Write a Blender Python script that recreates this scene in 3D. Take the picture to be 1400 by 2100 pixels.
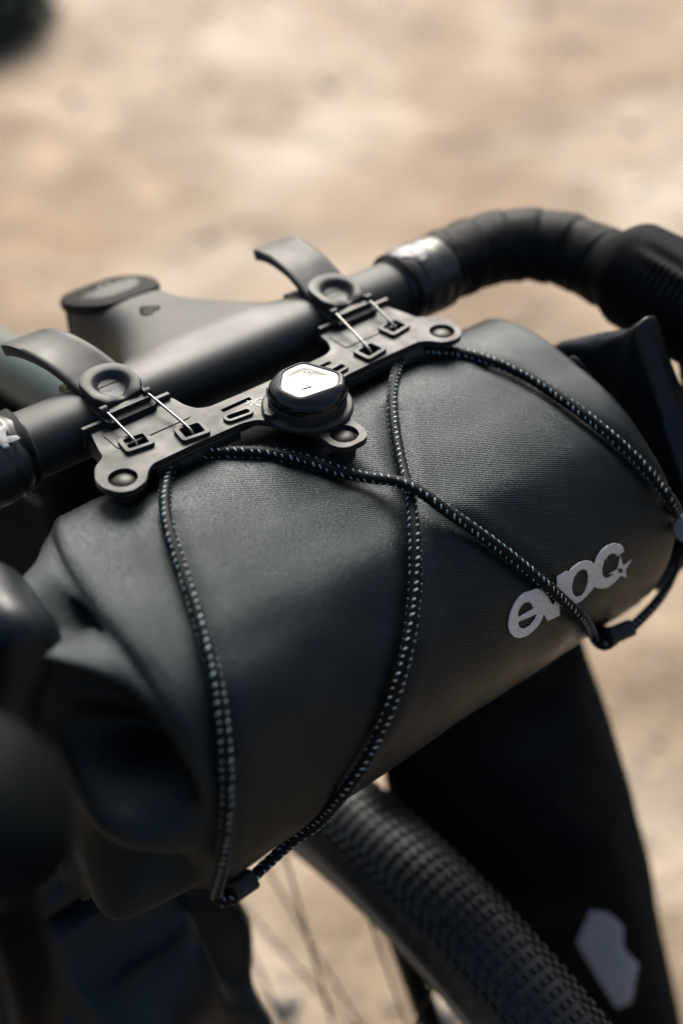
import bpy, bmesh, math, random
from mathutils import Vector, Matrix, noise
from mathutils.bvhtree import BVHTree
from mathutils.geometry import tessellate_polygon
random.seed(7)
S = 0.001                      # everything below is measured in millimetres
sc = bpy.context.scene
COL = sc.collection
for o in list(bpy.data.objects): bpy.data.objects.remove(o)

# ------------------------------------------------------------------ camera
FOC = 2500.0                   # focal length in pixels of the 1400 x 2100 photograph
PITCH = math.radians(40); AZ = math.radians(39.5)
RGT = Vector((math.cos(AZ), -math.sin(AZ), 0))
HFW = Vector((math.sin(AZ), math.cos(AZ), 0))
FWD = HFW*math.cos(PITCH) - Vector((0, 0, 1))*math.sin(PITCH)
UPV = HFW*math.sin(PITCH) + Vector((0, 0, 1))*math.cos(PITCH)
def ray(px, py): return FWD + RGT*((px-700)/FOC) - UPV*((py-1050)/FOC)
CAM = Vector((0, -45, 12)) - ray(605, 817)*485.0
cd = bpy.data.cameras.new('camera'); cam = bpy.data.objects.new('camera', cd); COL.objects.link(cam)
cam.location = CAM*S
cam.rotation_euler = Matrix((RGT, UPV, -FWD)).transposed().to_euler()
cd.sensor_fit = 'VERTICAL'; cd.sensor_height = 36; cd.lens = FOC/2100*36
cd.clip_start = 0.02; cd.clip_end = 300
cd.dof.use_dof = True; cd.dof.focus_distance = 0.474; cd.dof.aperture_fstop = 3.1; cd.dof.aperture_blades = 9
sc.camera = cam

# ------------------------------------------------------------------ light
SUN_EL = math.radians(42); SUN_AZ = math.radians(38)     # azimuth measured from +Y towards +X
w = bpy.data.worlds.new('World'); sc.world = w; w.use_nodes = True
nt = w.node_tree; bg = nt.nodes['Background']
sky = nt.nodes.new('ShaderNodeTexSky'); sky.sky_type = 'NISHITA'; sky.sun_disc = False
sky.sun_elevation = SUN_EL; sky.sun_rotation = SUN_AZ
sky.air_density = 1.0; sky.dust_density = 6.0; sky.ozone_density = 1.0
nt.links.new(sky.outputs[0], bg.inputs[0]); bg.inputs[1].default_value = 0.05
sd = bpy.data.lights.new('sun', 'SUN'); sun = bpy.data.objects.new('sun', sd); COL.objects.link(sun)
sd.energy = 1.75; sd.angle = math.radians(30); sd.color = (1.0, 0.955, 0.90)
dirv = Vector((math.sin(SUN_AZ)*math.cos(SUN_EL), math.cos(SUN_AZ)*math.cos(SUN_EL), math.sin(SUN_EL)))
sun.rotation_euler = dirv.to_track_quat('Z', 'Y').to_euler()
sc.view_settings.view_transform = 'Standard'; sc.view_settings.look = 'None'
sc.view_settings.exposure = 2.5; sc.view_settings.gamma = 1.0
sc.render.engine = 'CYCLES'

# ------------------------------------------------------------------ materials
def mat(name, col, rough=0.5, metal=0.0, spec=0.5, coat=0.0, sheen=0.0, noise_amt=0.0, noise_scale=200.0,
        bump=0.0, bump_scale=800.0, rough_var=0.0, aniso=None, tint=None):
    m = bpy.data.materials.new(name); m.use_nodes = True
    t = m.node_tree; b = t.nodes['Principled BSDF']
    b.inputs['Base Color'].default_value = (*col, 1); b.inputs['Roughness'].default_value = rough
    b.inputs['Metallic'].default_value = metal; b.inputs['Specular IOR Level'].default_value = spec
    b.inputs['Coat Weight'].default_value = coat; b.inputs['Coat Roughness'].default_value = 0.15
    b.inputs['Sheen Weight'].default_value = sheen; b.inputs['Sheen Roughness'].default_value = 0.5
    tc = t.nodes.new('ShaderNodeTexCoord')
    n = t.nodes.new('ShaderNodeTexNoise'); n.inputs['Scale'].default_value = noise_scale; n.inputs['Detail'].default_value = 5
    t.links.new(tc.outputs['Object'], n.inputs['Vector'])
    if noise_amt:
        r = t.nodes.new('ShaderNodeValToRGB')
        r.color_ramp.elements[0].position = 0.3; r.color_ramp.elements[1].position = 0.72
        a = tuple(c*(1-noise_amt) for c in col); z = tuple(min(1, c*(1+noise_amt)) for c in (tint or col))
        r.color_ramp.elements[0].color = (*a, 1); r.color_ramp.elements[1].color = (*z, 1)
        t.links.new(n.outputs[0], r.inputs[0]); t.links.new(r.outputs[0], b.inputs['Base Color'])
    if rough_var:
        mr = t.nodes.new('ShaderNodeMapRange'); mr.inputs[1].default_value = .3; mr.inputs[2].default_value = .7
        mr.inputs[3].default_value = rough-rough_var; mr.inputs[4].default_value = rough+rough_var
        n3 = t.nodes.new('ShaderNodeTexNoise'); n3.inputs['Scale'].default_value = noise_scale*.37; n3.inputs['Detail'].default_value = 6
        t.links.new(tc.outputs['Object'], n3.inputs['Vector'])
        t.links.new(n3.outputs[0], mr.inputs[0]); t.links.new(mr.outputs[0], b.inputs['Roughness'])
    if bump:
        n2 = t.nodes.new('ShaderNodeTexNoise'); n2.inputs['Scale'].default_value = bump_scale; n2.inputs['Detail'].default_value = 3
        t.links.new(tc.outputs['Object'], n2.inputs['Vector'])
        bp = t.nodes.new('ShaderNodeBump'); bp.inputs['Strength'].default_value = bump; bp.inputs['Distance'].default_value = 0.00006
        t.links.new(n2.outputs[0], bp.inputs['Height']); t.links.new(bp.outputs[0], b.inputs['Normal'])
    return m

def fabric(name, col, hi, scale=1.0, rough=0.52, sheen=0.0, strength=0.55, spec=.22):
    """coated twill: uv is in millimetres"""
    m = bpy.data.materials.new(name); m.use_nodes = True
    t = m.node_tree; b = t.nodes['Principled BSDF']
    uv = t.nodes.new('ShaderNodeUVMap')
    mp = t.nodes.new('ShaderNodeMapping'); mp.inputs['Scale'].default_value = (scale, scale, 1)
    t.links.new(uv.outputs[0], mp.inputs[0])
    def wave(ang, per, dist):
        q = t.nodes.new('ShaderNodeMapping'); q.inputs['Rotation'].default_value = (0, 0, math.radians(ang))
        t.links.new(mp.outputs[0], q.inputs[0])
        wv = t.nodes.new('ShaderNodeTexWave'); wv.wave_type = 'BANDS'; wv.bands_direction = 'X'
        wv.inputs['Scale'].default_value = 0.314/per; wv.inputs['Distortion'].default_value = dist
        wv.inputs['Detail'].default_value = 2; wv.inputs['Detail Scale'].default_value = 1.5
        t.links.new(q.outputs[0], wv.inputs[0]); return wv
    w1 = wave(63, 0.95, 1.2); w2 = wave(-20, 0.62, 2.0)
    nn = t.nodes.new('ShaderNodeTexNoise'); nn.inputs['Scale'].default_value = 1.6; nn.inputs['Detail'].default_value = 3
    t.links.new(mp.outputs[0], nn.inputs['Vector'])
    a = t.nodes.new('ShaderNodeMath'); a.operation = 'MULTIPLY'
    t.links.new(w1.outputs['Fac'], a.inputs[0]); t.links.new(w2.outputs['Fac'], a.inputs[1])
    c = t.nodes.new('ShaderNodeMath'); c.operation = 'MULTIPLY_ADD'; c.inputs[1].default_value = 0.9
    t.links.new(nn.outputs[0], c.inputs[0]); t.links.new(a.outputs[0], c.inputs[2])
    r = t.nodes.new('ShaderNodeMapRange'); r.inputs[1].default_value = .2; r.inputs[2].default_value = 1.25
    t.links.new(c.outputs[0], r.inputs[0])
    mx = t.nodes.new('ShaderNodeMix'); mx.data_type = 'RGBA'
    mx.inputs[6].default_value = (*col, 1); mx.inputs[7].default_value = (*hi, 1)
    t.links.new(r.outputs[0], mx.inputs[0])
    vo = t.nodes.new('ShaderNodeTexVoronoi'); vo.inputs['Scale'].default_value = .16; t.links.new(uv.outputs[0], vo.inputs['Vector'])
    lt = t.nodes.new('ShaderNodeMath'); lt.operation = 'LESS_THAN'; lt.inputs[1].default_value = .055; t.links.new(vo.outputs['Distance'], lt.inputs[0])
    du = t.nodes.new('ShaderNodeTexNoise'); du.inputs['Scale'].default_value = .022; du.inputs['Detail'].default_value = 8; du.inputs['Roughness'].default_value = .65
    t.links.new(uv.outputs[0], du.inputs['Vector'])
    dr = t.nodes.new('ShaderNodeMapRange'); dr.inputs[1].default_value = .52; dr.inputs[2].default_value = .8; dr.inputs[4].default_value = .10
    t.links.new(du.outputs[0], dr.inputs[0])
    dm = t.nodes.new('ShaderNodeMath'); dm.operation = 'MULTIPLY_ADD'; dm.inputs[1].default_value = .25
    t.links.new(lt.outputs[0], dm.inputs[0]); t.links.new(dr.outputs[0], dm.inputs[2])
    mz_ = t.nodes.new('ShaderNodeMix'); mz_.data_type = 'RGBA'; mz_.inputs[7].default_value = (.07, .062, .05, 1)
    t.links.new(dm.outputs[0], mz_.inputs[0]); t.links.new(mx.outputs[2], mz_.inputs[6]); t.links.new(mz_.outputs[2], b.inputs['Base Color'])
    n2 = t.nodes.new('ShaderNodeTexNoise'); n2.inputs['Scale'].default_value = 0.035; n2.inputs['Detail'].default_value = 6
    t.links.new(uv.outputs[0], n2.inputs['Vector'])
    rr = t.nodes.new('ShaderNodeMapRange'); rr.inputs[1].default_value = .3; rr.inputs[2].default_value = .7
    rr.inputs[3].default_value = rough-.06; rr.inputs[4].default_value = rough+.08
    t.links.new(n2.outputs[0], rr.inputs[0]); t.links.new(rr.outputs[0], b.inputs['Roughness'])
    sp = t.nodes.new('ShaderNodeMapRange'); sp.inputs[3].default_value = spec*.2; sp.inputs[4].default_value = spec*2.3
    sp.inputs[1].default_value = .3; sp.inputs[2].default_value = 1.15
    t.links.new(c.outputs[0], sp.inputs[0]); t.links.new(sp.outputs[0], b.inputs['Specular IOR Level'])
    b.inputs['Specular Tint'].default_value = (.78, .95, 1.0, 1)
    b.inputs['Sheen Weight'].default_value = sheen; b.inputs['Sheen Roughness'].default_value = .4
    bp = t.nodes.new('ShaderNodeBump'); bp.inputs['Strength'].default_value = strength; bp.inputs['Distance'].default_value = 0.00012
    t.links.new(c.outputs[0], bp.inputs['Height']); t.links.new(bp.outputs[0], b.inputs['Normal'])
    return m

M = dict(
 bag=fabric('coated_twill', (.0003, .0010, .0015), (.003, .0055, .007), rough=.365, strength=1.0, spec=.16, sheen=.0),
 navy=mat('dark_navy_fabric', (.0015, .0042, .0065), .42, spec=.17, noise_amt=.4, noise_scale=900, bump=.4, bump_scale=1600, rough_var=.06),
 black_cloth=fabric('black_fabric', (.0012, .0016, .002), (.003, .004, .0045), rough=.8, spec=.02),
 plate=mat('matte_black_plastic', (.010, .011, .0105), .54, spec=.20, noise_amt=.25, noise_scale=260, bump=.5, bump_scale=2200, rough_var=.08),
 rubber=mat('matte_rubber', (.008, .010, .010), .54, spec=.18, noise_amt=.2, noise_scale=150, bump=.3, bump_scale=1800, rough_var=.06),
 rivet=mat('dark_rivet', (.012, .0115, .010), .42, spec=.12, noise_amt=.2, noise_scale=300),
 gloss=mat('gloss_black_plastic', (.002, .003, .0035), .22, spec=.2, coat=.1, rough_var=.06, noise_scale=300),
 mirror=mat('chrome_face', (.034, .035, .036), .22, metal=1.0, rough_var=.02, noise_scale=150),
 bezel=mat('bezel_dark_chrome', (.02, .023, .025), .25, metal=1.0),
 steel=mat('steel_wire', (.14, .135, .13), .35, metal=1.0, bump=.1, bump_scale=3000),
 carbon=mat('matte_carbon', (.006, .0078, .0078), .58, spec=.27, noise_amt=.2, noise_scale=40, rough_var=.08, bump=.05, bump_scale=300),
 tape=mat('bar_tape', (.002, .003, .0035), .6, spec=.06, noise_amt=.3, noise_scale=120, bump=.8, bump_scale=700),
 band=mat('finishing_band', (.008, .0095, .0095), .36, spec=.25, noise_amt=.6, noise_scale=60, bump=.5, bump_scale=260),
 print_grey=mat('silver_grey_print', (.33, .32, .30), .5, spec=.2, noise_amt=.22, noise_scale=1100, bump=.4, bump_scale=2200),
 print_white=mat('white_print', (.24, .24, .23), .5, spec=.1, noise_amt=.3, noise_scale=400),
 cord=mat('black_cord_sheath', (.0015, .0025, .003), .6, spec=.08, noise_amt=.4, noise_scale=1500, bump=.8, bump_scale=2500),
 fleck=mat('reflective_thread', (.15, .21, .235), .45),
 hood=mat('hood_rubber', (.0018, .0026, .003), .66, spec=.03, noise_amt=.2, noise_scale=60, bump=.3, bump_scale=900),
 tyre=mat('tyre_rubber', (.003, .0050, .0062), .5, spec=.2, noise_amt=.5, noise_scale=90, tint=(.005, .008, .0095), bump=.5, bump_scale=500),
 rimc=mat('rim_carbon', (.002, .0025, .003), .4, spec=.1, noise_amt=.2),
 rimglint=mat('rim_glint', (.16, .13, .10), .45, noise_amt=.2),
 frame=mat('grey_green_paint', (.032, .048, .042), .4, spec=.2, noise_amt=.08),
 forkm=mat('black_fork_paint', (.001, .0013, .0016), .5, spec=.04, noise_amt=.2),
 disc=mat('grey_rubber_disc', (.028, .042, .048), .55, noise_amt=.2, noise_scale=300, bump=.3, bump_scale=900),
)

def scratches(m, col, amount=.6, sc_=(60, 1500, 1500), rot=.6, lo=.66, hi=.74):
    """fine pale wear marks mixed over the base colour"""
    t = m.node_tree; b = t.nodes['Principled BSDF']; tc = t.nodes.new('ShaderNodeTexCoord'); old = b.inputs['Base Color'].links
    add = None
    for k, rz in enumerate((rot, -rot*1.7)):
        mp = t.nodes.new('ShaderNodeMapping'); mp.inputs['Scale'].default_value = sc_; mp.inputs['Rotation'].default_value = (0, 0, rz)
        n = t.nodes.new('ShaderNodeTexNoise'); n.inputs['Scale'].default_value = 1; n.inputs['Detail'].default_value = 2; n.inputs['Distortion'].default_value = .3
        t.links.new(tc.outputs['Object'], mp.inputs[0]); t.links.new(mp.outputs[0], n.inputs['Vector'])
        r = t.nodes.new('ShaderNodeMapRange'); r.inputs[1].default_value = lo; r.inputs[2].default_value = hi; r.inputs[4].default_value = amount
        t.links.new(n.outputs[0], r.inputs[0])
        if add is None: add = r.outputs[0]
        else:
            a = t.nodes.new('ShaderNodeMath'); a.operation = 'MAXIMUM'; t.links.new(add, a.inputs[0]); t.links.new(r.outputs[0], a.inputs[1]); add = a.outputs[0]
    mx = t.nodes.new('ShaderNodeMix'); mx.data_type = 'RGBA'; mx.inputs[7].default_value = (*col, 1)
    if old: t.links.new(old[0].from_socket, mx.inputs[6])
    else: mx.inputs[6].default_value = b.inputs['Base Color'].default_value
    t.links.new(add, mx.inputs[0]); t.links.new(mx.outputs[2], b.inputs['Base Color'])
scratches(M['plate'], (.045, .043, .04)); scratches(M['rubber'], (.03, .03, .028), .4, (50, 900, 900), 1.0)
scratches(M['tyre'], (.035, .03, .023), .6, (260, 260, 260), .3, .54, .68)      # dried dust
scratches(M['carbon'], (.03, .03, .028), .35, (40, 500, 500), .9, .64, .74)
# ------------------------------------------------------------------ helpers
def link(me, name, m, parent=None, smooth=True, angle=35, bevel=0, kind=None):
    if smooth:
        for p in me.polygons: p.use_smooth = True
        if angle: me.set_sharp_from_angle(angle=math.radians(angle))
    o = bpy.data.objects.new(name, me); COL.objects.link(o)
    if m is not None and not me.materials: me.materials.append(m)
    if parent is not None: o.parent = parent
    if kind: o['kind'] = kind
    if bevel:
        b = o.modifiers.new('bevel', 'BEVEL'); b.width = bevel*S; b.segments = 2; b.limit_method = 'ANGLE'; b.angle_limit = math.radians(40)
    return o
def mesh(verts, faces, name='m', uvs=None):
    me = bpy.data.meshes.new(name); me.from_pydata([tuple(Vector(v)*S) for v in verts], [], faces); me.update()
    bm = bmesh.new(); bm.from_mesh(me); bmesh.ops.recalc_face_normals(bm, faces=bm.faces[:]); bm.to_mesh(me); bm.free()
    if uvs:
        ul = me.uv_layers.new(name='UVMap')
        for l in me.loops: ul.data[l.index].uv = uvs[l.vertex_index]
    return me
def part(name, verts, faces, m, parent=None, uvs=None, **k): return link(mesh(verts, faces, name, uvs), name, m, parent, **k)
def empty(name, loc, label, cat, group=None):
    o = bpy.data.objects.new(name, None); COL.objects.link(o); o.empty_display_size = .02
    o['label'] = label; o['category'] = cat
    if group: o['group'] = group
    return o
def catmull(pts, per=8):
    P = [Vector(p) for p in pts]; out = []
    for i in range(len(P)-1):
        a = P[max(i-1, 0)]; b = P[i]; c = P[i+1]; d = P[min(i+2, len(P)-1)]
        for k in range(per):
            t = k/per
            out.append(.5*((2*b)+(c-a)*t+(2*a-5*b+4*c-d)*t*t+(3*b-a-3*c+d)*t**3))
    out.append(P[-1]); return out
def frames(pts, up=(0, 0, 1)):
    """parallel-ish frames: side vectors from a fixed up, carried along"""
    fr = []; prev = None
    for i, p in enumerate(pts):
        t = (pts[min(i+1, len(pts)-1)]-pts[max(i-1, 0)]).normalized()
        if prev is None:
            u = Vector(up); n = (u - t*u.dot(t)).normalized()
        else:
            n = (prev - t*prev.dot(t)).normalized()
        prev = n; fr.append((t, n, t.cross(n).normalized()))
    return fr
def tube(pts, rad, seg=12, up=(0, 0, 1), cap=True, rfn=None, fixed=False):
    """rad: number or function(i, s)-> (rn, rb); rfn(i, ang, arclen) multiplies"""
    fr = frames(pts, up); V = []; F = []; UV = []; L = 0
    for i, p in enumerate(pts):
        if i: L += (pts[i]-pts[i-1]).length
        t, n, b = fr[i]
        if fixed:
            u = Vector(up); n = (u - t*u.dot(t)).normalized(); b = t.cross(n)
        r = rad(i/(len(pts)-1)) if callable(rad) else (rad, rad)
        if not isinstance(r, tuple): r = (r, r)
        for k in range(seg):
            a = 2*math.pi*k/seg; q = rfn(i, a, L) if rfn else 1
            V.append(p + n*(math.cos(a)*r[0]*q) + b*(math.sin(a)*r[1]*q)); UV.append((L, a*r[0]))
    m = len(pts)
    for i in range(m-1):
        for k in range(seg):
            k2 = (k+1) % seg
            F.append((i*seg+k, i*seg+k2, (i+1)*seg+k2, (i+1)*seg+k))
    if cap:
        F.append(tuple(range(seg))[::-1]); F.append(tuple((m-1)*seg+k for k in range(seg)))
    return V, F, UV
def loft(rings, cap=True):
    n = len(rings[0]); V = [v for r in rings for v in r]; F = []
    for i in range(len(rings)-1):
        for k in range(n):
            k2 = (k+1) % n; F.append((i*n+k, i*n+k2, (i+1)*n+k2, (i+1)*n+k))
    if cap: F.append(tuple(range(n))[::-1]); F.append(tuple((len(rings)-1)*n+k for k in range(n)))
    return V, F
def plate_mesh(outer, holes, z0, z1, zf=None):
    """flat shape with holes given in (x, y), extruded from z0 to z1"""
    loops = [[Vector((x, y, 0)) for x, y in l] for l in [outer]+holes]
    tris = tessellate_polygon(loops); flat = [p for l in loops for p in l]; n = len(flat)
    V = [(p.x, p.y, z1) for p in flat]+[(p.x, p.y, z0) for p in flat]
    F = [tuple(t) for t in tris]+[tuple(i+n for i in t)[::-1] for t in tris]
    s = 0
    for l in loops:
        for i in range(len(l)):
            j = (i+1) % len(l); F.append((s+i, s+j, s+j+n, s+i+n))
        s += len(l)
    return V, F
def circ(cx, cy, r, n=40, a0=0): return [(cx+r*math.cos(a0+2*math.pi*k/n), cy+r*math.sin(a0+2*math.pi*k/n)) for k in range(n)]
def rrect(cx, cy, w, h, r, ang=0, n=5):
    P = []
    for sx, sy, a in ((1, 1, 0), (-1, 1, 90), (-1, -1, 180), (1, -1, 270)):
        for k in range(n+1):
            t = math.radians(a+90*k/n); P.append((sx*(w/2-r)+r*math.cos(t), sy*(h/2-r)+r*math.sin(t)))
    c, s = math.cos(ang), math.sin(ang)
    return [(cx+x*c-y*s, cy+x*s+y*c) for x, y in P]
def rounded(poly, r, n=5):
    """round every corner of a closed polygon"""
    out = []; N = len(poly)
    for i in range(N):
        a = Vector(poly[i-1]); b = Vector(poly[i]); c = Vector(poly[(i+1) % N])
        rr = r if not isinstance(r, (list, tuple)) else r[i]
        d1 = (a-b); d2 = (c-b); rr = min(rr, d1.length*.45, d2.length*.45)
        p = b+d1.normalized()*rr; q = b+d2.normalized()*rr
        for k in range(n+1):
            t = k/n; out.append(tuple((1-t)**2*p+2*t*(1-t)*b+t*t*q))
    return out
def lathe(prof, cx, cy, seg=40, sx=1):
    V = []; F = []
    for r, z in prof:
        for k in range(seg):
            a = 2*math.pi*k/seg; V.append((cx+r*math.cos(a), cy+r*math.sin(a), z))
    for i in range(len(prof)-1):
        for k in range(seg):
            k2 = (k+1) % seg; F.append((i*seg+k, i*seg+k2, (i+1)*seg+k2, (i+1)*seg+k))
    F.append(tuple(range(seg))[::-1]); F.append(tuple((len(prof)-1)*seg+k for k in range(seg)))
    return V, F
def sstep(a, b, x):
    t = max(0, min(1, (x-a)/(b-a))); return t*t*(3-2*t)
def lerp(a, b, t): return a+(b-a)*t
def nz(x, y, z): return noise.noise(Vector((x, y, z)))

# ================================================================== THE SETTING
GZ = -950.0
def ground():
    m = bpy.data.materials.new('pale_sandy_gravel'); m.use_nodes = True
    t = m.node_tree; b = t.nodes['Principled BSDF']; b.inputs['Roughness'].default_value = .9
    tc = t.nodes.new('ShaderNodeTexCoord')
    def ns(s, d, dist=0):
        n = t.nodes.new('ShaderNodeTexNoise'); n.inputs['Scale'].default_value = s; n.inputs['Detail'].default_value = d
        n.inputs['Distortion'].default_value = dist; t.links.new(tc.outputs['Object'], n.inputs['Vector']); return n
    r = t.nodes.new('ShaderNodeValToRGB'); e = r.color_ramp.elements
    e[0].position = .32; e[0].color = (0.105, 0.081, 0.055, 1); e[1].position = .68; e[1].color = (0.218, 0.188, 0.151, 1)
    k = e.new(.47); k.color = (0.148, 0.114, 0.079, 1); k = e.new(.56); k.color = (0.176, 0.144, 0.108, 1)
    t.links.new(ns(2.2, 7, .6).outputs[0], r.inputs[0])
    r2 = t.nodes.new('ShaderNodeValToRGB'); e = r2.color_ramp.elements
    e[0].position = .36; e[0].color = (.72, .69, .63, 1); e[1].position = .62; e[1].color = (1.12, 1.1, 1.08, 1)
    t.links.new(ns(7.5, 8, .3).outputs[0], r2.inputs[0])
    mx = t.nodes.new('ShaderNodeMix'); mx.data_type = 'RGBA'; mx.blend_type = 'MULTIPLY'; mx.inputs[0].default_value = 1
    t.links.new(r.outputs[0], mx.inputs[6]); t.links.new(r2.outputs[0], mx.inputs[7])
    r3 = t.nodes.new('ShaderNodeValToRGB'); e = r3.color_ramp.elements
    e[0].position = .38; e[0].color = (.92, .82, .70, 1); e[1].position = .56; e[1].color = (1.12, 1.15, 1.17, 1)
    t.links.new(ns(.8, 3, .8).outputs[0], r3.inputs[0])
    m2 = t.nodes.new('ShaderNodeMix'); m2.data_type = 'RGBA'; m2.blend_type = 'MULTIPLY'; m2.inputs[0].default_value = 1
    t.links.new(mx.outputs[2], m2.inputs[6]); t.links.new(r3.outputs[0], m2.inputs[7]); t.links.new(m2.outputs[2], b.inputs['Base Color'])
    bp = t.nodes.new('ShaderNodeBump'); bp.inputs['Strength'].default_value = .7; bp.inputs['Distance'].default_value = .02
    t.links.new(ns(45, 8).outputs[0], bp.inputs['Height']); t.links.new(bp.outputs[0], b.inputs['Normal'])
    # a sheet that undulates gently near the bicycle and reaches the horizon
    xs = [-120000, -40000, -15000]+[-6000+500*i for i in range(37)]+[20000, 45000, 120000]
    V = [(x, y, GZ+(30*nz(x/900, y/900, 3)+8*nz(x/250, y/250, 8) if abs(x) < 14000 and abs(y) < 14000 else 0)) for y in xs for x in xs]
    n = len(xs); F = [(j*n+i, j*n+i+1, (j+1)*n+i+1, (j+1)*n+i) for j in range(n-1) for i in range(n-1)]
    return part('ground', V, F, m, kind='structure', angle=0)
ground()
def stones():
    V = []; F = []
    rnd = random.Random(3)
    m = mat('pale_stone', (.13, .11, .085), .85, noise_amt=.3, noise_scale=8, tint=(.2, .175, .145))
    for i in range(2600):
        # spread over the ground in front of and behind the bicycle
        d = 500+6500*rnd.random()**1.3; a = rnd.uniform(-1.2, 1.2)
        x = CAM.x+HFW.x*d*math.cos(a)+RGT.x*d*math.sin(a); y = CAM.y+HFW.y*d*math.cos(a)+RGT.y*d*math.sin(a)
        r = 4+22*rnd.random()**4; b = len(V); ph = rnd.random()*6
        zc = GZ+30*nz(x/900, y/900, 3)+8*nz(x/250, y/250, 8)
        for k in range(6):
            q = r*rnd.uniform(.8, 1.2); V.append((x+q*math.cos(ph+k*1.047), y+q*.8*math.sin(ph+k*1.047), zc-2))
        for k in range(6):
            q = r*rnd.uniform(.45, .7); V.append((x+q*math.cos(ph+k*1.047), y+q*.8*math.sin(ph+k*1.047), zc+r*rnd.uniform(.4, .7)))
        for k in range(6): F.append((b+k, b+(k+1) % 6, b+6+(k+1) % 6, b+6+k))
        F.append(tuple(b+6+k for k in range(6)))
    o = part('gravel', V, F, m, kind='stuff', angle=0)
    o['label'] = 'pale pebbles and stones scattered over the sandy ground'; o['category'] = 'gravel'
stones()
def leafclump(name, cx, cy, hgt, rad, n, col, label, cat):
    rnd = random.Random(int(cx)); V = []; F = []
    m = mat(name+'_leaf', col, .55, noise_amt=.5, noise_scale=12)
    root = empty(name, (0, 0, 0), label, cat)
    for i in range(n):
        a = rnd.uniform(0, 6.28); e = rnd.uniform(.05, 1.5); q = rad*rnd.random()**.5
        c = Vector((cx+q*math.cos(a)*math.cos(e*.6), cy+q*math.sin(a)*math.cos(e*.6), GZ+hgt*math.sin(e)*rnd.uniform(.4, 1)))
        l = rnd.uniform(.04, .09)*rad+18; d = Vector((rnd.uniform(-1, 1), rnd.uniform(-1, 1), rnd.uniform(-.2, 1))).normalized()
        s = d.cross(Vector((rnd.uniform(-1, 1), rnd.uniform(-1, 1), rnd.uniform(-1, 1)))).normalized()*l*.3
        b = len(V); nn = d.cross(s).normalized()*l*.12
        V += [c-d*l, c+s+nn, c+d*l, c-s+nn]; F += [(b, b+1, b+2), (b, b+2, b+3)]
    part('leaves', V, F, m, root, smooth=False, kind='stuff')
    ms = mat(name+'_wood', (.05, .035, .02), .8)
    for k in range(5):
        a = k*1.25; p = [Vector((cx, cy, GZ-10)), Vector((cx+rad*.25*math.cos(a), cy+rad*.25*math.sin(a), GZ+hgt*.4)), Vector((cx+rad*.5*math.cos(a), cy+rad*.5*math.sin(a), GZ+hgt*.75))]
        v, f, _ = tube(catmull(p, 4), lambda s: 8*(1-s)+2, 6); part('stem', v, f, ms, root)
    return root
def gpt(px, py):
    d = ray(px, py); t = (GZ-CAM.z)/d.z; return CAM+d*t
_g = gpt(-80, 60)
leafclump('shrub', _g.x, _g.y, 330, 300, 2600, (.012, .03, .026), 'dark green shrub low on the pale ground far behind the bicycle', 'shrub')

# ================================================================== HANDLEBAR BAG
bag = empty('handlebar_bag', (0, 0, 0), 'dark blue-grey roll-closed fabric bag with crossed elastic cord, strapped in front of the handlebar', 'bag')
YC, ZC, RB, XE = -92.0, -66.0, 62.0, 122.0
def section(a, x):
    """(y, z) of the body section at angle a: 0 is up, pi/2 is forward (-y)"""
    s, c = math.sin(a), math.cos(a)
    # boxy towards the rear top where the bag is riveted flat under the plate
    n = 2.0
    if s < 0 and c > 0: n = 2+4.2*sstep(0, .35, -s)*sstep(0, .3, c)
    elif s < 0: n = 2.5
    r = RB/((abs(s)**n+abs(c)**n)**(1/n))
    r += 9.5*math.exp(-((a+.55)/.52)**2)*sstep(-1.5, -1.2, a)
    r += 1.0*nz(x/55+3, a*1.3, 1)+.55*nz(x/21, a*3.1, 5)
    r += sstep(118, 80, abs(x))*(.9*math.exp(-((a-.44-x/900)/.15)**2)+.8*math.exp(-((a-1.0-x/700)/.15)**2))
    r += 1.5*nz(x/26+9, a*2.2, 4)*sstep(-55, -105, x)*sstep(1.9, .8, a)
    # slack between the cords: shallow folds that run along the bag
    r += .8*math.sin(a*5.2+x/70+1.1*nz(x/60, a, 2))*sstep(.15, .7, a if a > 0 else 0)
    return YC-r*s, ZC+r*c
BN = 200; rings = []; uvs = []
xs = []
k = -XE
NX = 190
def body_ring(x, sc_=1.0, dx=0, wob=0):
    R_ = []
    for i in range(BN):
        a = -math.pi+2*math.pi*i/BN
        y, z = section(a, x)
        y = YC+(y-YC)*sc_; z = ZC+(z-ZC)*sc_
        R_.append((x+dx, y, z))
    return R_
RAD = 9.0
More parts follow.
